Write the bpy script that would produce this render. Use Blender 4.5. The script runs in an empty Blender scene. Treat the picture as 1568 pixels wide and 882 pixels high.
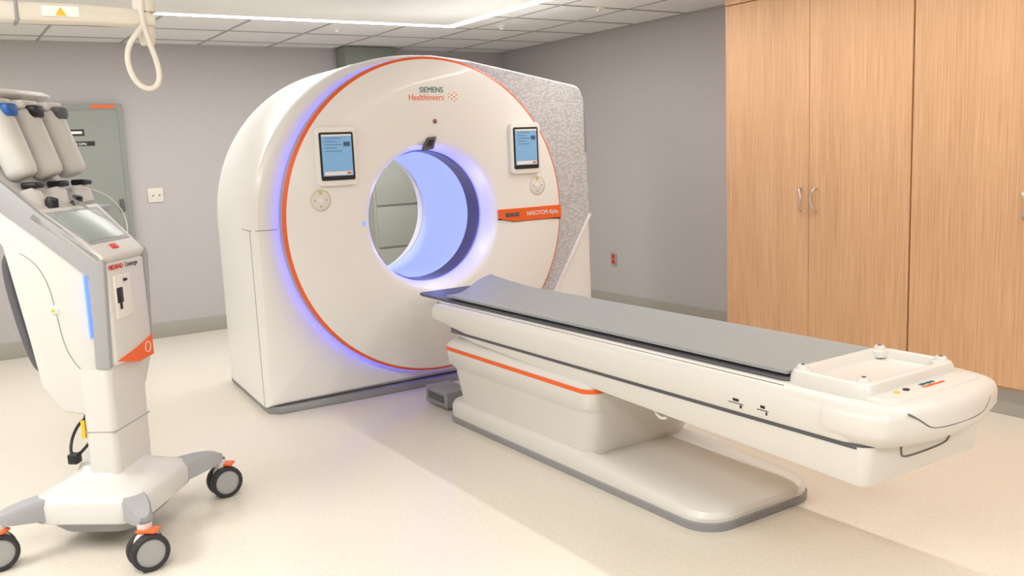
import bpy, bmesh, math
from mathutils import Matrix, Vector
sc=bpy.context.scene
COL=sc.collection
try:
    sc.view_settings.view_transform='Standard'; sc.view_settings.look='None'
except Exception: pass
def lin(c): 
    return tuple((v/255/12.92 if v/255<=.04045 else ((v/255+.055)/1.055)**2.4) for v in c)
# ---------------------------------------------------------------- materials
def mat(name,rgb,rough=.5,metal=0,emit=None,es=0,noise=0,nscale=200,bump=0,spec=.5,stretch=None,coat=0):
    m=bpy.data.materials.new(name); m.use_nodes=True; nt=m.node_tree; b=nt.nodes['Principled BSDF']
    c=lin(rgb); b.inputs['Base Color'].default_value=(*c,1); b.inputs['Roughness'].default_value=rough
    b.inputs['Metallic'].default_value=metal; b.inputs['Specular IOR Level'].default_value=spec
    b.inputs['Coat Weight'].default_value=coat
    if emit: b.inputs['Emission Color'].default_value=(*lin(emit),1); b.inputs['Emission Strength'].default_value=es
    tc=nt.nodes.new('ShaderNodeTexCoord'); mp=nt.nodes.new('ShaderNodeMapping'); nt.links.new(tc.outputs['Object'],mp.inputs[0])
    if stretch: mp.inputs['Scale'].default_value=stretch
    n=nt.nodes.new('ShaderNodeTexNoise'); n.inputs['Scale'].default_value=nscale; n.inputs['Detail'].default_value=4
    nt.links.new(mp.outputs[0],n.inputs['Vector'])
    k=noise if noise else .01
    r=nt.nodes.new('ShaderNodeValToRGB'); r.color_ramp.elements[0].position=.3; r.color_ramp.elements[1].position=.7
    r.color_ramp.elements[0].color=(*[max(0,v*(1-k)) for v in c],1); r.color_ramp.elements[1].color=(*[min(1,v*(1+k)) for v in c],1)
    nt.links.new(n.outputs['Fac'],r.inputs[0]); nt.links.new(r.outputs[0],b.inputs['Base Color'])
    if bump:
        bp=nt.nodes.new('ShaderNodeBump'); bp.inputs['Strength'].default_value=bump; bp.inputs['Distance'].default_value=.002
        nt.links.new(n.outputs['Fac'],bp.inputs['Height']); nt.links.new(bp.outputs[0],b.inputs['Normal'])
    return m
M={}
M['white']=mat('gantry_white',(240,238,234),.32,coat=.15)
M['white2']=mat('table_white',(222,219,213),.35,coat=.1)
M['inj']=mat('injector_white',(214,212,208),.4)
M['injgrey']=mat('injector_grey',(162,163,166),.45)
M['grey']=mat('trim_grey',(146,146,147),.5)
M['rimgrey']=mat('disc_rim_grey',(172,172,184),.45)
M['dgrey']=mat('dark_grey',(88,88,94),.5)
M['seam']=mat('seam',(110,108,106),.6)
M['seaml']=mat('seam_light',(155,153,150),.6)
M['black']=mat('black_plastic',(28,28,30),.4)
M['rubber']=mat('rubber',(44,44,48),.6)
M['orange']=mat('orange',(238,102,40),.45)
M['teal']=mat('teal',(20,115,115),.5)
M['red']=mat('red',(212,48,38),.5)
M['mat']=mat('mattress_grey',(158,162,162),.5,noise=.02,nscale=60)
M['wall']=mat('wall_vinyl',(185,180,179),.8,noise=.07,nscale=60,bump=.2,stretch=(1,1,3))
M['base']=mat('baseboard_vinyl',(164,159,149),.6)
M['tile']=mat('ceiling_tile',(232,231,229),.9,noise=.03,nscale=150)
M['gyp']=mat('ceiling_gypsum',(232,231,229),.9)
M['tbar']=mat('ceiling_tbar',(172,170,168),.6)
M['green']=mat('grey_green_steel',(138,143,135),.5,noise=.02,nscale=8)
M['green2']=mat('grey_cabinet',(165,167,159),.5,noise=.02,nscale=8)
M['plate']=mat('switch_plate',(218,212,200),.5)
M['steel']=mat('brushed_steel',(200,195,185),.35,metal=.7)
M['led']=mat('violet_led',(110,100,255),.5,emit=(84,80,255),es=5)
M['boreled']=mat('bore_led',(110,100,255),.5,emit=(100,100,255),es=2)
M['led2']=mat('blue_led',(110,150,255),.5,emit=(125,160,255),es=.8)
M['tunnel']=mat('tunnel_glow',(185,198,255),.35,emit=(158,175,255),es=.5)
M['ring']=mat('scan_ring',(86,84,112),.3)
M['blade']=mat('light_strip',(255,255,255),.5,emit=(255,253,246),es=5)
M['lcd']=mat('lcd_blue',(100,140,175),.2,emit=(140,182,218),es=.42,noise=.04,nscale=14)
M['lcdink']=mat('lcd_ink',(60,100,130),.3)
M['lcd2']=mat('lcd_grey',(156,168,164),.25)
M['pad']=mat('pad_cream',(230,226,217),.4)
M['yellow']=mat('yellow',(235,190,40),.5)
M['bluecap']=mat('blue_cap',(30,95,170),.4)
M['hub']=mat('wheel_hub',(165,165,165),.4)
def floor_mat():
    m=bpy.data.materials.new('floor_vinyl'); m.use_nodes=True; nt=m.node_tree; b=nt.nodes['Principled BSDF']
    tc=nt.nodes.new('ShaderNodeTexCoord'); n=nt.nodes.new('ShaderNodeTexNoise'); n.inputs['Scale'].default_value=70; n.inputs['Detail'].default_value=6; n.inputs['Roughness'].default_value=.75
    v=nt.nodes.new('ShaderNodeTexVoronoi'); v.inputs['Scale'].default_value=130
    nt.links.new(tc.outputs['Object'],n.inputs['Vector']); nt.links.new(tc.outputs['Object'],v.inputs['Vector'])
    r=nt.nodes.new('ShaderNodeValToRGB'); e=r.color_ramp.elements; e[0].position=.3; e[1].position=.7
    e[0].color=(*lin((218,210,196)),1); e[1].color=(*lin((231,225,212)),1)
    nt.links.new(n.outputs['Fac'],r.inputs[0])
    r2=nt.nodes.new('ShaderNodeValToRGB'); r2.color_ramp.elements[0].position=.05; r2.color_ramp.elements[1].position=.16
    r2.color_ramp.elements[0].color=(.78,.75,.7,1); r2.color_ramp.elements[1].color=(1,1,1,1)
    nt.links.new(v.outputs['Distance'],r2.inputs[0])
    mx=nt.nodes.new('ShaderNodeMix'); mx.data_type='RGBA'; mx.blend_type='MULTIPLY'; mx.inputs[0].default_value=.5
    nt.links.new(r.outputs[0],mx.inputs[6]); nt.links.new(r2.outputs[0],mx.inputs[7]); nt.links.new(mx.outputs[2],b.inputs['Base Color'])
    b.inputs['Roughness'].default_value=.27; b.inputs['Specular IOR Level'].default_value=.5
    return m
M['floor']=floor_mat()
def wood_mat():
    m=bpy.data.materials.new('oak_veneer'); m.use_nodes=True; nt=m.node_tree; b=nt.nodes['Principled BSDF']
    tc=nt.nodes.new('ShaderNodeTexCoord'); mp=nt.nodes.new('ShaderNodeMapping'); mp.inputs['Scale'].default_value=(34,34,.8)
    nt.links.new(tc.outputs['Object'],mp.inputs[0])
    n=nt.nodes.new('ShaderNodeTexNoise'); n.inputs['Scale'].default_value=3; n.inputs['Detail'].default_value=8; n.inputs['Roughness'].default_value=.7
    nt.links.new(mp.outputs[0],n.inputs['Vector'])
    mp2=nt.nodes.new('ShaderNodeMapping'); mp2.inputs['Scale'].default_value=(3,3,.25); nt.links.new(tc.outputs['Object'],mp2.inputs[0])
    n2=nt.nodes.new('ShaderNodeTexNoise'); n2.inputs['Scale'].default_value=3; nt.links.new(mp2.outputs[0],n2.inputs['Vector'])
    r=nt.nodes.new('ShaderNodeValToRGB'); e=r.color_ramp.elements; e[0].position=.33; e[1].position=.66
    e[0].color=(*lin((202,154,110)),1); e[1].color=(*lin((227,184,141)),1)
    nt.links.new(n.outputs['Fac'],r.inputs[0])
    r2=nt.nodes.new('ShaderNodeValToRGB'); r2.color_ramp.elements[0].color=(.9,.885,.87,1); r2.color_ramp.elements[1].color=(1,1,1,1)
    r2.color_ramp.elements[0].position=.3; r2.color_ramp.elements[1].position=.7
    nt.links.new(n2.outputs['Fac'],r2.inputs[0])
    mx=nt.nodes.new('ShaderNodeMix'); mx.data_type='RGBA'; mx.blend_type='MULTIPLY'; mx.inputs[0].default_value=1
    nt.links.new(r.outputs[0],mx.inputs[6]); nt.links.new(r2.outputs[0],mx.inputs[7]); nt.links.new(mx.outputs[2],b.inputs['Base Color'])
    b.inputs['Roughness'].default_value=.5
    return m
M['wood']=wood_mat()
def pixel_mat():
    m=bpy.data.materials.new('silver_pixel_pattern'); m.use_nodes=True; nt=m.node_tree; b=nt.nodes['Principled BSDF']
    tc=nt.nodes.new('ShaderNodeTexCoord')
    mp=nt.nodes.new('ShaderNodeMapping'); mp.inputs['Scale'].default_value=(70,70,95); nt.links.new(tc.outputs['Object'],mp.inputs[0])
    fl=nt.nodes.new('ShaderNodeVectorMath'); fl.operation='FLOOR'; nt.links.new(mp.outputs[0],fl.inputs[0])
    wn=nt.nodes.new('ShaderNodeTexWhiteNoise'); wn.noise_dimensions='3D'
    sx=nt.nodes.new('ShaderNodeSeparateXYZ'); nt.links.new(fl.outputs[0],sx.inputs[0])
    cx=nt.nodes.new('ShaderNodeCombineXYZ'); nt.links.new(sx.outputs[0],cx.inputs[0]); nt.links.new(sx.outputs[2],cx.inputs[2]); nt.links.new(cx.outputs[0],wn.inputs['Vector'])
    r=nt.nodes.new('ShaderNodeValToRGB'); r.color_ramp.interpolation='CONSTANT'; e=r.color_ramp.elements
    e[0].position=0; e[0].color=(*lin((190,191,192)),1); e[1].position=.5; e[1].color=(*lin((216,216,215)),1)
    nt.links.new(wn.outputs['Value'],r.inputs[0])
    fr=nt.nodes.new('ShaderNodeVectorMath'); fr.operation='FRACTION'; nt.links.new(mp.outputs[0],fr.inputs[0])
    s2=nt.nodes.new('ShaderNodeSeparateXYZ'); nt.links.new(fr.outputs[0],s2.inputs[0])
    g=nt.nodes.new('ShaderNodeMath'); g.operation='GREATER_THAN'; g.inputs[1].default_value=.35; nt.links.new(s2.outputs[2],g.inputs[0])
    mx=nt.nodes.new('ShaderNodeMix'); mx.data_type='RGBA'; nt.links.new(g.outputs[0],mx.inputs[0]); mx.inputs[6].default_value=(*lin((186,187,189)),1)
    nt.links.new(r.outputs[0],mx.inputs[7]); nt.links.new(mx.outputs[2],b.inputs['Base Color'])
    b.inputs['Roughness'].default_value=.4
    return m
M['pixel']=pixel_mat()
# ---------------------------------------------------------------- helpers
CUR=None; LOCAL=False
def begin(name,loc=(0,0,0),rotz=0,local=False):
    global CUR,LOCAL
    e=bpy.data.objects.new(name,None); COL.objects.link(e); e.empty_display_size=.1
    e.location=loc; e.rotation_euler=(0,0,rotz); CUR=e; LOCAL=local
    return e
def attach(o):
    if CUR is not None:
        o.parent=CUR
        if not LOCAL:
            mw=Matrix.Translation(CUR.location)@Matrix.Rotation(CUR.rotation_euler.z,4,'Z'); o.matrix_parent_inverse=mw.inverted()
    return o
def finish(name,bm,mats,smooth=35,attach_=True):
    me=bpy.data.meshes.new(name); bmesh.ops.recalc_face_normals(bm,faces=bm.faces); bm.to_mesh(me); bm.free()
    for m in (mats if isinstance(mats,(list,tuple)) else [mats]): me.materials.append(M[m] if isinstance(m,str) else m)
    if smooth:
        for p in me.polygons: p.use_smooth=True
        me.set_sharp_from_angle(angle=math.radians(smooth))
    o=bpy.data.objects.new(name,me); COL.objects.link(o)
    return attach(o) if attach_ else o
def box(name,x0,x1,y0,y1,z0,z1,m,bev=0,seg=3,rot=None):
    bm=bmesh.new(); bmesh.ops.create_cube(bm,size=1)
    c=Vector(((x0+x1)/2,(y0+y1)/2,(z0+z1)/2)); s=(abs(x1-x0),abs(y1-y0),abs(z1-z0))
    for v in bm.verts: v.co=Vector((v.co.x*s[0],v.co.y*s[1],v.co.z*s[2]))
    if bev: bmesh.ops.bevel(bm,geom=bm.edges[:],offset=min(bev,min(s)*.49),segments=seg,profile=.5,affect='EDGES')
    if rot is not None: bmesh.ops.transform(bm,matrix=rot.to_4x4(),verts=bm.verts)
    for v in bm.verts: v.co+=c
    return finish(name,bm,m)
def loft(name,loops,mats,seg=None,cap0=True,cap1=True,smooth=35,closed=False):
    bm=bmesh.new(); L=[[bm.verts.new(p) for p in lp] for lp in loops]; n=len(L[0])
    pairs=list(zip(L,L[1:])) + ([(L[-1],L[0])] if closed else [])
    for i,(a,b) in enumerate(pairs):
        for j in range(n):
            k=(j+1)%n
            f=bm.faces.new((a[j],a[k],b[k],b[j])); f.material_index=seg[i] if seg else 0
    if not closed:
        if cap0: f=bm.faces.new(L[0]); f.material_index=seg[0] if seg else 0
        if cap1: f=bm.faces.new(L[-1]); f.material_index=seg[-1] if seg else 0
    return finish(name,bm,mats,smooth)
def rr(x0,x1,y0,y1,r,n=6,sub=1):
    r=min(r,(x1-x0)/2-1e-4,(y1-y0)/2-1e-4); C=[(x1-r,y0+r,-90),(x1-r,y1-r,0),(x0+r,y1-r,90),(x0+r,y0+r,180)]
    P=[]
    for i,(cx,cy,a) in enumerate(C):
        for k in range(n+1):
            t=math.radians(a+90*k/n); P.append((cx+r*math.cos(t),cy+r*math.sin(t)))
        if sub>1:
            nx=C[(i+1)%4]; t=math.radians(nx[2]); q=(nx[0]+r*math.cos(t),nx[1]+r*math.sin(t)); p=P[-1]
            for k in range(1,sub): P.append((p[0]+(q[0]-p[0])*k/sub,p[1]+(q[1]-p[1])*k/sub))
    return P
def lz(pts,z): return [(p[0],p[1],z) for p in pts]
def revolve(name,prof,c,axis,mats,seg=None,N=128,smooth=35,closed=False):
    ax=Vector(axis).normalized(); u=ax.orthogonal().normalized()
    if abs(ax.y)>.99: u=Vector((1,0,0))
    w=ax.cross(u); loops=[]
    for r,h in prof:
        loops.append([tuple(Vector(c)+ax*h+(u*math.cos(2*math.pi*i/N)+w*math.sin(2*math.pi*i/N))*max(r,1e-4)) for i in range(N)])
    return loft(name,loops,mats,seg,cap0=prof[0][0]<.01,cap1=prof[-1][0]<.01,smooth=smooth,closed=closed)
def prism(name,poly,axis,d0,d1,m,bev=0,seg=3,smooth=35):
    f={'x':lambda p,d:(d,p[0],p[1]),'y':lambda p,d:(p[0],d,p[1]),'z':lambda p,d:(p[0],p[1],d)}[axis]
    bm=bmesh.new(); A=[bm.verts.new(f(p,d0)) for p in poly]; B=[bm.verts.new(f(p,d1)) for p in poly]; n=len(poly)
    bm.faces.new(A); bm.faces.new(B)
    for i in range(n): bm.faces.new((A[i],A[(i+1)%n],B[(i+1)%n],B[i]))
    bmesh.ops.recalc_face_normals(bm,faces=bm.faces)
    if bev: bmesh.ops.bevel(bm,geom=bm.edges[:],offset=bev,segments=seg,profile=.5,affect='EDGES',clamp_overlap=True)
    return finish(name,bm,m,smooth)
def tube(name,pts,r,m,smoothc=True,cyc=False,res=4):
    cu=bpy.data.curves.new(name,'CURVE'); cu.dimensions='3D'; cu.bevel_depth=r; cu.bevel_resolution=res; cu.use_fill_caps=True
    sp=cu.splines.new('NURBS' if smoothc else 'POLY'); sp.points.add(len(pts)-1)
    for i,p in enumerate(pts): sp.points[i].co=(*p,1)
    if smoothc: sp.order_u=min(4,len(pts)); sp.use_endpoint_u=not cyc; sp.resolution_u=8
    sp.use_cyclic_u=cyc
    cu.materials.append(M[m]); o=bpy.data.objects.new(name,cu); COL.objects.link(o); return attach(o)
def text(name,s,loc,size,m,rot,ext=.001,sx=1):
    cu=bpy.data.curves.new(name,'FONT'); cu.body=s; cu.size=size; cu.extrude=ext; cu.materials.append(M[m])
    o=bpy.data.objects.new(name,cu); COL.objects.link(o); o.location=loc; o.rotation_euler=rot; o.scale=(sx,1,1)
    return attach(o)
R90=math.pi/2
def interp(x,T):
    if x<=T[0][0]: return T[0][1]
    for (a,b),(c,d) in zip(T,T[1:]):
        if x<=c: return b+(d-b)*(x-a)/(c-a)
    return T[-1][1]
# ---------------------------------------------------------------- room
XL,XR,YF,YB,ZC=-3.2,5.2,-2.6,8.0,2.46
box('floor',XL-.1,XR+.1,YF-.1,YB+.1,-.1,0,'floor')
box('wall_back',XL-.1,XR+.1,YB,YB+.1,0,ZC,'wall')
box('wall_right',XR,XR+.1,YF,YB,0,ZC,'wall')
box('wall_left',XL-.1,XL,YF,YB,0,ZC,'wall')
box('wall_front',XL-.1,XR+.1,YF-.1,YF,0,ZC,'wall')
box('ceiling',XL-.1,XR+.1,YF-.1,YB+.1,ZC,ZC+.1,'tile')
box('baseboard_back',XL,XR,YB-.012,YB,0,.125,'base',.003)
box('baseboard_right',XR-.012,XR,4.26,YB-.012,0,.125,'base',.003)
box('baseboard_left',XL,XL+.012,YF,YB-.012,0,.125,'base',.003)
box('trim_1',XL,3.63,YF,6.38,ZC-.004,ZC,'gyp')
bm=bmesh.new()
def bbox(bm,x0,x1,y0,y1,z0,z1):
    r=bmesh.ops.create_cube(bm,size=1)
    for v in r['verts']: v.co=Vector(((x0+x1)/2+v.co.x*(x1-x0),(y0+y1)/2+v.co.y*(y1-y0),(z0+z1)/2+v.co.z*(z1-z0)))
x=3.34-.61*10
while x<5.2:
    if x>XL: bbox(bm,x-.009,x+.009,6.5 if x<3.8 else YF,YB,ZC-.005,ZC)
    x+=.61
y=7.11-.61*15
while y<8:
    if y>YF: bbox(bm,XL if y>6.5 else 3.75,XR,y-.009,y+.009,ZC-.0055,ZC)
    y+=.61
finish('trim_2',bm,'tbar',0)
for i,p in enumerate([(2.87,6.77),(4.1,6.3),(4.3,5.3)]):
    begin('sprinkler_head' if i==0 else 'sprinkler_head.%03d'%i,(*p,ZC))
    revolve('plate',[(0,-.0),(.05,0),(.045,-.012),(.02,-.015),(.012,-.03),(0,-.03)],(*p,ZC),(0,0,1),'pad',N=32)
CUR=None
def strip(name,x0,x1,y0,y1,w):
    begin(name,((x0+x1)/2,(y0+y1)/2,ZC))
    box('diffuser',x0,x1,y0,y1,ZC-.008,ZC-.001,'blade')
    l=bpy.data.lights.new(name+'_lamp','AREA'); l.shape='RECTANGLE'; l.size=x1-x0; l.size_y=y1-y0; l.energy=w; l.color=(1,.985,.96)
    o=bpy.data.objects.new('lamp',l); COL.objects.link(o); o.location=((x0+x1)/2,(y0+y1)/2,ZC-.012); attach(o)
strip('ceiling_light_strip',-1.2,3.745,6.40,6.46,62)
strip('ceiling_light_strip.001',3.675,3.735,-1.0,6.40,54)
strip('added_fill_panel',-.6,.2,.4,1.8,46)  # unseen panels from here on are added fill, not fixtures of the room
strip('added_fill_panel.001',1.2,1.8,-1.6,-.4,48)  # added fill behind the camera, lights the fronts
strip('added_fill_panel.002',-1.7,-1.0,2.6,4.2,60)  # added fill out of view, brightens the left side
CUR=None
# ---------------------------------------------------------------- back wall things
begin('electrical_panel',(1.13,7.95,0))
box('cabinet',.80,1.45,7.93,7.996,.35,1.97,'green',.004)
box('door_leaf',.85,1.41,7.918,7.93,.40,1.92,'green',.003)
box('warning_label',1.22,1.40,7.927,7.93,1.935,1.96,'orange')
box('name_plate',1.03,1.15,7.914,7.919,1.72,1.77,'black'); box('name_text',1.045,1.135,7.912,7.915,1.735,1.755,'white')
box('id_plate',.98,1.22,7.914,7.919,1.64,1.675,'black'); text('id_text','T13 PDB DPN',(.99,7.912,1.645),.028,'white',(R90,0,0))
box('latch',1.36,1.39,7.90,7.918,1.1,1.2,'dgrey',.004)
begin('wall_plate',(1.655,7.995,1.21)); box('plate',1.595,1.72,7.99,7.999,1.155,1.275,'plate',.003)
for i in range(2): box('hole_%d'%i,1.63+i*.05,1.645+i*.05,7.988,7.99,1.205,1.22,'grey')
begin('wall_outlet',(5.195,6.28,.44)); box('plate',5.19,5.199,6.245,6.315,.385,.50,'steel',.002); box('socket_upper',5.185,5.19,6.262,6.298,.45,.485,'red',.003); box('socket_lower',5.185,5.19,6.262,6.298,.40,.435,'red',.003)
begin('cable_chase',(3.6,7.9,0)); box('riser',3.36,3.87,7.78,7.985,0,ZC-.006,'green',.004)
begin('storage_cabinet',(4.1,7.6,0)); box('carcass',3.40,4.7,7.45,7.77,.0,1.42,'green2',.004)
for i,(a,b) in enumerate([(.1,.62),(.64,1.0),(1.02,1.40)]):
    for j in range(2): box('drawer_%d%d'%(i,j),3.42+j*.64,4.04+j*.64,7.435,7.45,a,b,'green2',.004)
CUR=None
# ---------------------------------------------------------------- wood cabinets
begin('wood_cabinet',(4.85,2.6,0))
box('carcass',4.525,5.19,-.42,4.25,.14,ZC-.01,'wood')
box('toe_kick',4.53,5.19,-.42,4.24,0,.14,'base')
ye=[4.25,3.582,2.91,2.245,1.575,.905,.235,-.42]
for i in range(7):
    box('door_%d'%i,4.5,4.522,ye[i+1]+.0015+ (.004 if i in(1,3,5) else 0),ye[i]-.0015-(.004 if i in(2,4,6) else 0),.155,2.315,'wood',.0015,1)
box('top_panel',4.5,4.522,-.42,4.25,2.32,ZC-.01,'wood',.001,1)
for k,yc in enumerate((3.582,2.245,.905)):
    for s in (1,-1):
        yy=yc+s*.045
        tube('handle_%d%s'%(k,'l' if s>0 else 'r'),[(4.502,yy+s*.012,1.015),(4.472,yy+s*.012,1.02),(4.468,yy-s*.004,1.05),(4.466,yy-s*.012,1.085),(4.468,yy-s*.004,1.12),(4.472,yy+s*.012,1.15),(4.502,yy+s*.012,1.155)],.0065,'steel')
CUR=None
# ---------------------------------------------------------------- CT gantry
CX,CZ=2.63,1.075
gy=begin('ct_scanner_gantry',(CX,5.5,0))
def outline(front=True):
    P=[(1.53,.04),(1.53,1.07)]
    cx,cz,rx,rz=2.66,1.07,1.13,.99
    for k in range(1,40):
        t=math.radians(180-90*k/40); ex=2/2.12
        c,s=math.cos(t),math.sin(t); P.append((cx+rx*math.copysign(abs(c)**ex,c),cz+rz*abs(s)**ex))
    P+=[(2.75,2.06),(3.0,2.035),(3.4,1.965),(3.80,1.892)]
    for k in range(1,7):
        t=math.radians(82-80*k/6); P.append((3.815+.09*math.cos(t),1.80+.09*math.sin(t)))
    P+=[(3.935,1.0),(3.935,.04)]
    return P
OUT=outline()
def cast(th,poly):
    d=(math.cos(th),math.sin(th)); best=None
    n=len(poly)
    for i in range(n):
        a=poly[i]; b=poly[(i+1)%n]; ex,ez=b[0]-a[0],b[1]-a[1]
        den=d[0]*ez-d[1]*ex
        if abs(den)<1e-9: continue
        ax,az=a[0]-CX,a[1]-CZ
        t=(ax*ez-az*ex)/den; s=(ax*d[1]-az*d[0])/den
        if t>0 and -1e-6<=s<=1+1e-6 and (best is None or t>best): best=t
    return best
ths=sorted(set([round(2*math.pi*i/360,5) for i in range(360)]+[round(math.atan2(p[1]-CZ,p[0]-CX)%(2*math.pi),5) for p in OUT if p[1]<.1]))
def oloop(y,inset=0,sx=1):
    L=[]
    for t in ths:
        r=cast(t,OUT)-inset; x=CX+r*math.cos(t); z=max(.04,CZ+r*math.sin(t))
        x=CX+(x-CX)*sx; L.append((x,y,z if z>.041 else .04))
    return L
def cl(y,r): return [(CX+r*math.cos(t),y,CZ+r*math.sin(t)) for t in ths]
loft('housing',[cl(5.02,.86),cl(4.998,.9),oloop(4.985,.05),oloop(4.99,.03),oloop(5.01,.01),oloop(5.045,0),oloop(5.9,0,.945),oloop(5.98,.015,.94),oloop(6.02,.06,.93),cl(6.02,.5),cl(5.98,.45),cl(5.82,.408)],['white'],cap0=False,cap1=False,smooth=28)
pl=[(1.60,4.975),(1.545,5.04),(1.61,6.0),(3.86,6.0),(3.93,5.04),(3.90,4.985),(2.9,4.955),(2.2,4.955)]
prism('plinth',pl,'z',0,.042,'grey',.004,1)
prism('seam_horizontal',[(1.527,5.045),(1.60,5.9),(1.64,5.9),(1.56,4.99),(1.60,4.9835),(1.672,4.9835),(1.672,4.982),(1.60,4.982),(1.555,4.988)],'z',1.068,1.072,'seaml')
box('seam_vertical',1.5285,1.534,5.045,5.049,.04,1.07,'seaml')
revolve('front_disc',[(.90,4.966),(.952,4.966),(.957,4.96),(.959,4.907),(.959,4.889),(.952,4.880),(.943,4.8765),(.70,4.872),(.475,4.878),(.452,4.886),(.434,4.905),(.419,4.95),(.411,5.0),(.409,5.02)],(CX,0,CZ),(0,1,0),['white','rimgrey','orange'],
        seg=[1,1,1,2,2,2,0,0,0,0,0,0,0],N=160)
revolve('led_ring',[(.944,4.967),(.944,4.99)],(CX,0,CZ),(0,1,0),['led'],N=160)
revolve('bore_led',[(.408,5.018),(.408,5.032)],(CX,0,CZ),(0,1,0),['boreled'],N=128)
revolve('scan_window_ring',[(.408,5.032),(.401,5.037),(.401,5.17),(.408,5.175)],(CX,0,CZ),(0,1,0),['ring'],N=128)
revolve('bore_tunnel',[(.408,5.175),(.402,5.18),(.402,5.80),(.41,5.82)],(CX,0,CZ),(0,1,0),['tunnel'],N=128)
def disc_pt(t,r=.975): return (CX+r*math.cos(math.radians(t)),CZ+r*math.sin(math.radians(t)))
P=[disc_pt(t) for t in range(-38,79,3)]
P+=[(3.0,2.015),(3.4,1.945),(3.78,1.875),(3.85,1.85),(3.88,1.79),(3.905,1.02),(3.905,.99),(3.56,.47)]
prism('silver_fascia',P,'y',4.978,4.984,'pixel')
prism('fascia_edge',[(3.905,1.0),(3.925,.99),(3.575,.43),(3.55,.45)],'y',4.972,4.985,'white',.003)
box('fascia_grille',3.882,3.894,4.974,4.985,1.42,1.72,'grey')
def display(n,x0,x1,z0,z1):
    yf=4.872
    prism(n+'_frame',[(p[0],p[1]) for p in rr(x0-.018,x1+.018,z0-.03,z1+.03,.025)],'y',yf-.028,yf+.01,'white',.004,2)
    prism(n+'_bezel',rr(x0,x1,z0,z1,.01),'y',yf-.031,yf-.027,'black')
    box(n+'_lcd',x0+.012,x1-.012,yf-.033,yf-.03,z0+.025,z1-.012,'lcd')
    w=x1-x0
    for i in range(5): box(n+'_line_%d'%i,x0+.03,x0+.03+w*(.35 if i%2 else .5),yf-.034,yf-.0325,z1-.035-i*.018,z1-.032-i*.018,'lcdink')
    box(n+'_patient',x0+w*.7,x1-.022,yf-.034,yf-.0325,z1-.08,z1-.055,'lcdink')
    box(n+'_hdr',x0+.012,x1-.012,yf-.034,yf-.0325,z1-.022,z1-.012,'white')
    box(n+'_ftr',x0+.02,x1-.02,yf-.034,yf-.0325,z0+.03,z0+.05,'white'); box(n+'_go',x1-.05,x1-.025,yf-.035,yf-.0335,z0+.034,z0+.046,'orange')
display('display_left',1.90,2.105,1.33,1.60)
display('display_right',3.205,3.395,1.335,1.60)
for n,px in (('keypad_left',1.895),('keypad_right',3.395)):
    c=(px,4.872,1.222)
    revolve(n+'_pad',[(0,-.004),(.06,-.004),(.066,0),(.066,.004)],c,(0,1,0),['pad'],N=48)
    revolve(n+'_inner',[(.0565,-.0042),(.0575,-.0055),(.0585,-.0042)],c,(0,1,0),['seaml'],N=48)
    revolve(n+'_button',[(0,-.009),(.014,-.009),(.017,-.004)],c,(0,1,0),['white'],N=24)
    for k in range(4):
        a=math.pi/2*k; box(n+'_key_%d'%k,c[0]+.035*math.cos(a)-.005,c[0]+.035*math.cos(a)+.005,4.866,4.868,c[2]+.035*math.sin(a)-.003,c[2]+.035*math.sin(a)+.003,'seaml')
    box(n+'_mark',c[0]-.012,c[0]+.012,4.866,4.872,c[2]+.042,c[2]+.052,'yellow')
prism('name_band',[(3.085,1.025),(3.085,1.083),(3.578,1.083),(3.582,1.0),(3.2,1.0)],'y',4.866,4.88,'orange',.001,1)
prism('band_seam',[(3.085,1.018),(3.575,.992),(3.575,.997),(3.2,.997),(3.085,1.023)],'y',4.868,4.88,'black')
for i in range(3): box('band_button_%d'%i,3.135+i*.037,3.165+i*.037,4.862,4.867,1.032,1.058,'dgrey',.003)
text('band_text','NAEOTOM Alpha',(3.30,4.864,1.03),.042,'white',(R90,0,0),ext=.0015,sx=.80)
text('logo_upper','SIEMENS',(2.565,4.873,1.822),.046,'teal',(R90,0,0),ext=.002,sx=.95)
text('logo_lower','Healthineers',(2.49,4.873,1.776),.052,'orange',(R90,0,0),ext=.002,sx=.9)
for i,(dx,dz,r) in enumerate([(0,0,.006),(.02,.012,.007),(.02,-.012,.006),(.038,.0,.007),(.038,.026,.005),(.038,-.024,.005),(.054,.014,.006),(.054,-.012,.005),(.0,.022,.004)]):
    revolve('logo_dot_%d'%i,[(0,-.001),(r*.7,-.001),(r*.7,.002)],(2.765+dx,4.872,1.795+dz),(0,1,0),['orange'],N=12)
revolve('alert_dot',[(0,-.004),(.012,-.004),(.014,0)],(2.66,4.872,1.65),(0,1,0),['dgrey'],N=24)
revolve('alert_core',[(0,-.006),(.006,-.006),(.006,0)],(2.66,4.872,1.65),(0,1,0),['orange'],N=24)
prism('camera_sensor',[(2.565,1.475),(2.60,1.555),(2.66,1.56),(2.635,1.485)],'y',4.860,4.90,'dgrey',.004,2)
prism('camera_sensor_lens',[(2.585,1.50),(2.603,1.54),(2.64,1.543),(2.625,1.505)],'y',4.857,4.861,'black',.001,1)
box('laser_window_left',2.142,2.160,4.874,4.89,1.055,1.085,'led2',.004)
for i,a in enumerate((30,90,150,210,270,330)):
    l=bpy.data.lights.new('bore_lamp','POINT'); l.energy=.45; l.color=(.32,.31,1); l.shadow_soft_size=.05
    o=bpy.data.objects.new('bore_lamp_%d'%i,l); COL.objects.link(o); o.location=(CX+.33*math.cos(math.radians(a)),4.92,CZ+.33*math.sin(math.radians(a))); attach(o)
CUR=None
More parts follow.
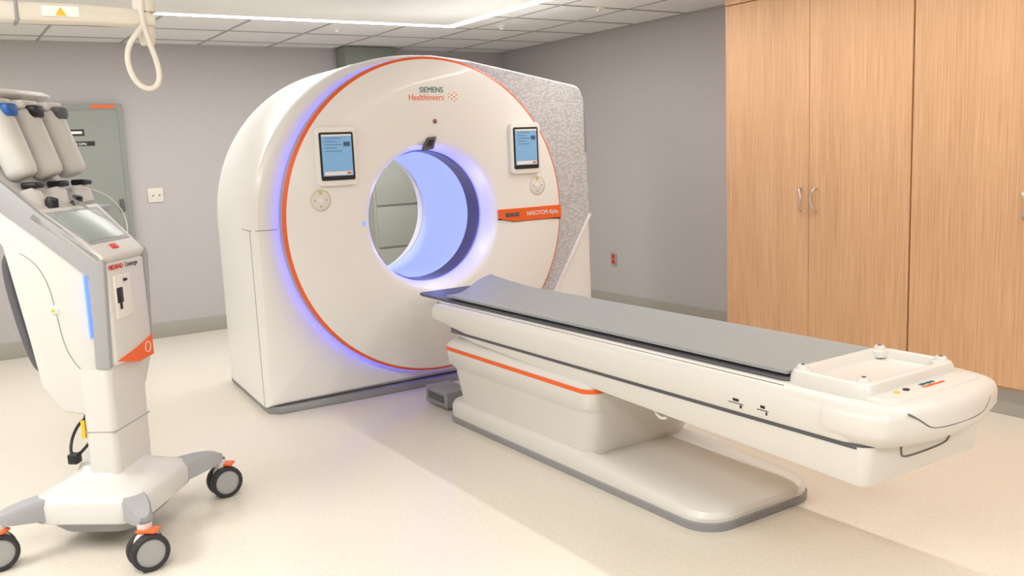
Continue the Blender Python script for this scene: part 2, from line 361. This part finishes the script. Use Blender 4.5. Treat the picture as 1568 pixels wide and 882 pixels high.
# ---------------------------------------------------------------- patient table
begin('ct_patient_table',(2.625,3.2,0))
X0=2.625
def tz(y): return interp(y,[(2.2,.075),(2.4,.088),(3.0,.12),(4.9,.12)])
def bl(ix,z=None,dz=0,y0=2.265,y1=4.28,r=.13):
    return [(p[0],p[1],(tz(p[1])+dz) if z is None else z) for p in rr(2.29+ix,2.93-ix,y0+ix,y1-ix,r,8,14)]
loft('floor_base_trim',[bl(.0,0),bl(-.002,.03),bl(.006,.036)],['grey'])
loft('floor_base',[bl(.004,.034),bl(.002,.05),bl(.004,None,-.03),bl(.012,None,-.012),bl(.03,None,-.003),bl(.06,None,0)],['white2'])
def pd(hx,y0,y1,z,r=.07): return lz(rr(X0-hx,X0+hx,y0,y1,r,8,4),z)
loft('pedestal',[pd(.30,3.03,4.13,.09),pd(.307,3.0,4.15,.14),pd(.318,2.975,4.19,.30),pd(.322,2.972,4.20,.312),pd(.334,2.962,4.235,.33),pd(.337,2.955,4.25,.40),pd(.334,2.955,4.255,.425),pd(.32,2.97,4.25,.44),pd(.28,3.0,4.2,.47)],['white2'])
loft('pedestal_orange_line',[lz(rr(X0-.3385,X0-.1,2.952,4.257,.07,8,4),.401),lz(rr(X0-.3385,X0-.1,2.952,4.257,.07,8,4),.420)],['orange'])
def zb(y): return interp(y,[(1.5,.365),(1.7,.378),(2.97,.425),(4.0,.47),(4.2,.50)])
def lb(hx,y0,y1,dz=None,z=None,r=.04): return [(p[0],p[1],(zb(p[1])+dz) if z is None else z) for p in rr(X0-hx,X0+hx,y0,y1,r,6,16)]
loft('lower_beam',[lb(.300,1.638,4.1,0),lb(.312,1.626,4.14,.006),lb(.317,1.62,4.16,.02),lb(.319,1.612,4.2,None,.508),],['white2'])
loft('beam_groove',[lb(.3205,1.622,4.2,None,.500),lb(.3205,1.622,4.2,None,.520)],['dgrey'])  # dark grey groove between lower and upper beam
def ub(hx,y0,y1,z,r=.09,k=0): 
    return [(p[0],p[1],z+k*interp(p[1],[(4.05,0),(4.42,.045)])) for p in rr(X0-hx,X0+hx,y0,y1,r,12,16)]
loft('upper_beam',[ub(.318,1.62,4.38,.514,k=1),ub(.330,1.618,4.41,.518,k=1),ub(.336,1.616,4.42,.53,k=.8),ub(.336,1.616,4.42,.59,k=.2),ub(.330,1.617,4.415,.615),ub(.318,1.62,4.40,.632),ub(.30,1.63,4.38,.64)],['white2'])
def nose(i,z,rear=1.76):
    hw=.345-i; P=[]
    for k in range(0,41):
        s=-1+2*k/40; xx=X0+hw*s; e=abs(s)
        yy=1.500+i+.075*e**2+.075*max(0,(e-.86)/.14)**2.2
        P.append((xx,yy,z))
    P.append((X0+hw,rear-i*.3,z)); P.append((X0-hw,rear-i*.3,z))
    return P
loft('end_nose',[nose(.05,.500),nose(.02,.520),nose(.008,.540),nose(0,.556),nose(0,.600),nose(.005,.618),nose(.016,.632),nose(.035,.6405)],['white2'],smooth=40)
box('side_rail',2.325,2.331,1.95,4.35,.634,.641,'seam'); box('side_rail_right',2.92,2.926,1.95,4.35,.634,.641,'seam')
loft('cradle',[lz(rr(2.375,2.885,1.955,4.67,.05,6,4),.638),lz(rr(2.370,2.890,1.95,4.68,.05,6,4),.645),lz(rr(2.372,2.888,1.955,4.68,.05,6,4),.652)],['dgrey'])
bm=bmesh.new(); NU,NV=16,60; G=[]; G2=[]
for j in range(NV+1):
    row=[]; row2=[]
    for i in range(NU+1):
        u=i/NU; s=u*u*(3-2*u); yend=4.34+.32*s; y=1.985+(yend-1.985)*j/NV; x=2.385+.49*u
        z=.666+.008*abs(2*u-1)**4
        q=max(0,(y-4.05)/.6); z+=.035*q*q*(.3+.7*u)
        row.append(bm.verts.new((x,y,z))); row2.append(bm.verts.new((x,y,z-.012)))
    G.append(row); G2.append(row2)
for j in range(NV):
    for i in range(NU):
        bm.faces.new((G[j][i],G[j][i+1],G[j+1][i+1],G[j+1][i])); bm.faces.new((G2[j][i],G2[j+1][i],G2[j+1][i+1],G2[j][i+1]))
for j in range(NV):
    for i in (0,NU): bm.faces.new((G[j][i],G[j+1][i],G2[j+1][i],G2[j][i]))
for i in range(NU):
    for j in (0,NV): bm.faces.new((G[j][i],G[j][i+1],G2[j][i+1],G2[j][i]))
finish('mattress',bm,'mat')
def tr(i,z,r=.05): return lz(rr(2.375+i,2.885-i,1.665+i,1.985-i,r,6,2),z)
loft('foot_tray',[tr(-.004,.638),tr(0,.664),tr(.006,.680),tr(.014,.685),tr(.026,.685),tr(.034,.680,.03),tr(.046,.656,.03),tr(.06,.652,.02)],['white2'])
for i,(kx,ky) in enumerate([(2.42,1.945),(2.84,1.945),(2.42,1.71),(2.84,1.71)]):
    revolve('tray_knob_%d'%i,[(.032,-.02),(.030,.002),(.022,.006),(.019,.016),(.015,.02),(0,.02)],(kx,ky,.678),(0,0,1),['white2'],N=24)
    revolve('tray_knob_core_%d'%i,[(0,.022),(.007,.022),(.007,.018)],(kx,ky,.678),(0,0,1),['dgrey'],N=16)
def fp(i,z): return lz(rr(2.36+i,2.89-i,1.575+i,1.70,.05,8,2),z)
loft('foot_cover',[fp(0,.632),fp(.004,.643),fp(.012,.649),fp(.03,.651)],['white2'])
text('foot_logo','SIEMENS',(2.61,1.632,.652),.020,'teal',(0,0,0)); text('foot_logo2','Healthineers',(2.595,1.612,.652),.022,'orange',(0,0,0))
revolve('foot_button',[(0,.004),(.010,.004),(.011,0)],(2.53,1.635,.651),(0,0,1),['black'],N=24)
revolve('foot_button2',[(0,.004),(.008,.004),(.009,0)],(2.48,1.635,.651),(0,0,1),['yellow'],N=24)
tube('release_handle',[(2.475,1.6105,.515),(2.475,1.6115,.48),(2.478,1.614,.452),(2.50,1.616,.438),(2.72,1.616,.438),(2.742,1.614,.452),(2.75,1.6115,.48),(2.75,1.6105,.515)],.0028,'seam')
tube('end_notch',[(2.39,1.535,.622),(2.43,1.524,.60),(2.46,1.518,.575),(2.49,1.514,.562),(2.56,1.502,.560),(2.69,1.502,.560),(2.76,1.514,.562),(2.79,1.518,.575),(2.82,1.526,.60)],.0028,'seam')
for yy,w in ((2.16,.07),(2.03,.05)):
    box('icon_line',2.2885,2.2892,yy-w,yy,.548,.551,'black'); box('icon_mark',2.2885,2.2892,yy-w*.7,yy-w*.3,.556,.566,'black'); box('icon_mark2',2.2885,2.2892,yy-w*.9,yy-w*.75,.535,.546,'black')
box('floor_connector',2.36,2.52,4.36,4.62,.015,.11,'grey',.006); box('floor_connector_slot',2.355,2.361,4.40,4.58,.045,.085,'dgrey')
tube('table_hook',[(2.36,2.62,.42),(2.34,2.60,.385),(2.34,2.56,.375),(2.35,2.54,.39)],.006,'pad')
CUR=None
# ---------------------------------------------------------------- contrast injector
begin('contrast_injector',(.53,3.8,0),math.atan2(-.617,.787),local=True)
def ij(i,z,r=.08): return lz(rr(-.235+i,.215-i,-.255+i,.245-i,r,5),z)
loft('base_lower',[ij(.07,.07),ij(.05,.095),ij(.035,.125)],['injgrey'])
loft('base_cover',[ij(.02,.12),ij(.002,.13),ij(0,.20),ij(.012,.222),ij(.05,.24),ij(.10,.262,.06),ij(.13,.29,.05),ij(.14,.31,.04)],['inj'],smooth=50)
for sa in (1,-1):
    for sb in (1,-1):
        n='leg_%s%s'%('f' if sa>0 else 'r','r' if sb>0 else 'l')
        p0=Vector((sa*.15,sb*.17)); p1=Vector((sa*.275,sb*.335)); d=(p1-p0).normalized(); w=Vector((-d.y,d.x))
        L=[]
        for t,hw,z0,z1 in ((0,.05,.135,.225),(.55,.045,.15,.222),(.85,.038,.16,.215),(1.0,.03,.165,.205),(1.08,.015,.17,.195)):
            c=p0+(p1-p0)*t; a=c+w*hw; b=c-w*hw; a2=c+w*hw*.8; b2=c-w*hw*.8
            L.append([(a.x,a.y,z0),(b.x,b.y,z0),(b.x,b.y,z1-.015),(b2.x,b2.y,z1),(a2.x,a2.y,z1),(a.x,a.y,z1-.015)])
        loft(n,L,['injgrey'],smooth=30)
        ax=Matrix.Rotation(math.radians(38),3,'Z')@Vector((.10,-1,0)) if sb<0 or sa>0 else Vector((.3,-1,0))
        wx,wy=sa*.29,sb*.35; c=(wx,wy,.07)
        revolve(n+'_stem',[(.018,.12),(.026,.15),(.026,.175)],(wx-sa*.01,wy-sb*.01,0),(0,0,1),['inj'],N=20)
        for k,off in enumerate((.024,-.024)):
            cc=Vector(c)+ax.normalized()*off
            revolve(n+'_tyre_%d'%k,[(.052,-.016),(.062,-.017),(.069,-.010),(.070,0),(.069,.010),(.062,.017),(.052,.016)],cc,ax,['rubber'],N=40,closed=True)
            revolve(n+'_hub_%d'%k,[(0,-.012),(.03,-.013),(.053,-.010),(.053,.010),(.03,.013),(0,.012)],cc,ax,['hub'],N=40)
        revolve(n+'_fork',[(0,-.012),(.045,-.012),(.05,0),(.045,.012),(0,.012)],(c[0],c[1],.10),ax,['inj'],N=24)
        box(n+'_brake',wx-.03,wx+.045,wy-.025,wy+.025,.142,.154,'orange',.005)
loft('column',[lz(rr(-.04,.088,-.13,.14,.025),.26),lz(rr(-.035,.09,-.132,.142,.025),.45),lz(rr(-.035,.095,-.135,.145,.025),.70)],['inj'])
box('column_seam',-.034,.0905,-.1325,.1425,.448,.452,'seaml')
main=[(.10,.69),(.06,.56),(.0,.51),(-.12,.53),(-.19,.63),(-.215,.80),(-.28,1.18),(-.46,1.42),(-.46,1.58),(-.25,1.395),(-.10,1.262),(.10,1.105)]
prism('housing',main,'y',-.125,.20,'inj',.012,3)
band=[(-.25,1.43),(-.10,1.295),(.118,1.13),(.125,1.10),(.105,.70),(.045,.70),(.062,1.05),(-.12,1.20),(-.30,1.34),(-.46,1.47),(-.46,1.60)]
prism('frame_left',band,'y',-.145,-.118,'injgrey',.008,2); prism('frame_right',band,'y',.175,.205,'injgrey',.008,2)
tube('housing_seam',[(-.21,-.1265,1.15),(-.15,-.1265,1.12),(-.10,-.1265,1.02),(-.09,-.1265,.85),(-.06,-.1265,.72),(.02,-.1265,.66)],.0015,'seaml')
box('led_strip',.038,.045,-.147,-.12,.82,1.06,'led2',.003)
revolve('lock',[(0,-.008),(.012,-.008),(.02,0)],(-.10,-.126,.93),(0,1,0),['pad'],N=24); revolve('lock_core',[(0,-.010),(.007,-.010),(.007,0)],(-.10,-.126,.93),(0,1,0),['yellow'],N=16)
box('front_panel',.085,.122,-.12,.165,.705,1.10,'inj',.012)
box('front_port',.116,.126,-.085,.04,.88,1.05,'pad',.012); box('front_port_dark',.121,.1285,-.075,-.03,.94,1.0,'black',.006); box('front_port_dark2',.121,.13,-.06,-.045,.915,.97,'black',.003); box('front_port_knob',.121,.135,-.02,.0,1.02,1.03,'black',.003)
prism('orange_badge',[(-.118,.725),(.03,.745),(.166,.775),(.166,.69),(.05,.685),(-.02,.70)],'x',.10,.1245,'orange',.002,1)
tube('badge_mark',[(.1255,.12+.022*math.cos(t*math.pi/8),.73+.022*math.sin(t*math.pi/8)) for t in range(16)],.0015,'white',cyc=True)
text('label','MEDRAD',(.1235,-.11,1.072),.026,'red',(R90,0,R90)); text('label2','Centargo',(.1235,.01,1.072),.026,'seam',(R90,0,R90))
def slab(name,q,th,m,bev=.004):
    bm=bmesh.new(); A=[bm.verts.new(p) for p in q]; n=(Vector(q[1])-Vector(q[0])).cross(Vector(q[2])-Vector(q[1])).normalized()
    if n.z<0: n=-n
    B=[bm.verts.new(tuple(Vector(p)-n*th)) for p in q]; bm.faces.new(A); bm.faces.new(B)
    for i in range(4): bm.faces.new((A[i],A[(i+1)%4],B[(i+1)%4],B[i]))
    bmesh.ops.recalc_face_normals(bm,faces=bm.faces)
    if bev: bmesh.ops.bevel(bm,geom=bm.edges[:],offset=bev,segments=3,profile=.5,affect='EDGES')
    return finish(name,bm,m)
slab('head',[(-.13,-.145,1.315),(.13,-.145,1.125),(.13,.175,1.125),(-.13,.31,1.315)],.045,'inj',.012)
def hp(s,t,up=0):
    a=-.13+.26*s; b0=-.145; b1=.31-.135*s; return (a,b0+(b1-b0)*t,1.315-.19*s+up)
slab('touchscreen_bezel',[hp(.10,.08,.003),hp(.76,.08,.003),hp(.76,.92,.003),hp(.10,.92,.003)],.006,'injgrey',.002)
slab('touchscreen',[hp(.15,.13,.005),hp(.71,.13,.005),hp(.71,.87,.005),hp(.15,.87,.005)],.004,'lcd2',.001)
slab('stop_button',[hp(.82,.38,.006),hp(.90,.37,.006),hp(.90,.5,.006),hp(.82,.5,.006)],.006,'red',.001)
lean=Vector((-.35,0,1)).normalized()
prism('reservoir_back',[(-.40,1.30),(-.33,1.30),(-.43,1.76),(-.50,1.76)],'y',-.12,.44,'inj',.02,3)
prism('reservoir_top',[(-.50,1.74),(-.36,1.745),(-.34,1.765),(-.38,1.785),(-.50,1.785)],'y',-.11,.42,'inj',.008,3)
for i in range(3):
    b=.0+.17*i; base=Vector((-.235,b,1.43))
    revolve('reservoir_%d'%i,[(0,0),(.035,0),(.052,.01),(.058,.03),(.060,.235),(.054,.27),(.034,.285),(0,.285)],base,lean,['inj'],N=32,smooth=50)
    t=base+lean*.275
    box('clamp_top_%d'%i,t.x+.02,t.x+.08,b-.03,b+.035,1.665,1.715,['bluecap','black','dgrey'][i],.012)
    box('clamp_arm_%d'%i,t.x-.02,t.x+.04,b-.055,b+.055,1.70,1.735,'inj',.01)
    box('clamp_low_%d'%i,base.x-.01,base.x+.055,b-.02,b+.04,1.388,1.412,'black',.008)
    revolve('manifold_%d'%i,[(0,0),(.045,0),(.056,.012),(.058,.06),(.05,.085),(.0,.09)],(base.x+.02,b,1.295),lean,['inj'],N=28)
    if i<2:
        revolve('valve_%d'%i,[(0,.05),(.02,.05),(.026,.03),(.03,0)],(-.165,b+.03,1.30),(0.3,0,1),['dgrey' if i else 'black'],N=20)
        box('valve_lever_%d'%i,-.165,-.125,b+.01,b+.03,1.33,1.345,'black',.004)
box('upper_deck',-.34,-.13,-.12,.42,1.27,1.30,'injgrey',.01)
revolve('top_badge',[(0,.003),(.02,.003),(.02,0)],(-.42,.12,1.785),(0,0,1),['red'],N=20)
tube('push_handle',[(-.27,-.02,1.13),(-.335,-.02,1.15),(-.35,-.02,1.08),(-.315,-.02,.88),(-.275,-.02,.70),(-.24,-.02,.66),(-.19,-.02,.70)],.017,'dgrey')
tube('power_cable',[(-.05,-.05,.55),(-.08,-.08,.46),(-.02,-.10,.42),(.0,-.08,.50),(-.09,-.06,.49),(-.13,-.10,.38),(-.09,-.14,.345),(-.08,-.10,.36)],.006,'black')
tube('power_cable2',[(-.02,-.05,.54),(.03,-.09,.46),(-.03,-.11,.40),(-.10,-.10,.34)],.006,'black')
box('power_plug',-.12,-.08,-.13,-.09,.32,.36,'black',.006); box('cable_tag',-.06,-.045,-.11,-.10,.42,.49,'yellow')
tube('fluid_line',[(-.19,.30,1.38),(-.10,.36,1.36),(-.0,.34,1.28),(.02,.24,1.16)],.002,'pad')
CUR=None
# ---------------------------------------------------------------- ceiling suspension arm
begin('ceiling_monitor_arm',(.655,3.05,ZC))
revolve('drop_post',[(0,-.63),(.02,-.63),(.026,-.60),(.026,-.53),(.034,-.53),(.034,-.44),(.024,-.44),(.024,-.03),(.08,-.03),(.08,0),(0,0)],(.655,3.05,ZC-.001),(0,0,1),['plate'],N=32)
prism('arm',[(-1.2,1.885),(.2,1.885),(.52,1.888),(.60,1.885),(.68,1.885),(.68,1.92),(.60,1.935),(.48,1.94),(.2,1.94),(-1.2,1.945)],'y',3.01,3.09,'plate',.010,3)
box('arm_cap',.29,.30,3.005,3.095,1.88,1.945,'grey',.003)
box('warning_label',.36,.46,3.006,3.0105,1.90,1.93,'white'); prism('warning_triangle',[(.395,1.903),(.425,1.903),(.41,1.927)],'y',3.004,3.007,'yellow')
revolve('elbow',[(0,-.05),(.05,-.05),(.05,.05),(0,.05)],(-1.2,3.05,1.92),(0,0,1),['plate'],N=32)
revolve('far_post',[(.03,0),(.03,.535),(.09,.535)],(-1.2,3.05,1.92),(0,0,1),['plate'],N=32)
tube('cable_loop',[(.66,3.03,1.93),(.64,3.0,1.88),(.59,3.0,1.84),(.575,3.0,1.77),(.60,3.0,1.70),(.645,3.0,1.685),(.675,3.0,1.715),(.665,3.0,1.79),(.63,3.0,1.88),(.64,3.02,1.97),(.66,3.03,2.1)],.0085,'plate')
CUR=None
# ---------------------------------------------------------------- world + camera
w=bpy.data.worlds.new('w'); sc.world=w; w.use_nodes=True; w.node_tree.nodes['Background'].inputs[0].default_value=(.8,.85,.9,1); w.node_tree.nodes['Background'].inputs[1].default_value=.3
cd=bpy.data.cameras.new('camera'); cam=bpy.data.objects.new('camera',cd); COL.objects.link(cam); sc.camera=cam
cd.sensor_width=36; cd.lens=1374/1568*36; cd.clip_start=.05
cam.matrix_world=Matrix.Translation((0,0,1.45))@(Matrix.Rotation(math.radians(-33),3,'Z')@Matrix.Rotation(math.radians(90-8.65),3,'X')@Matrix.Rotation(math.radians(-2.5),3,'Z')).to_4x4()
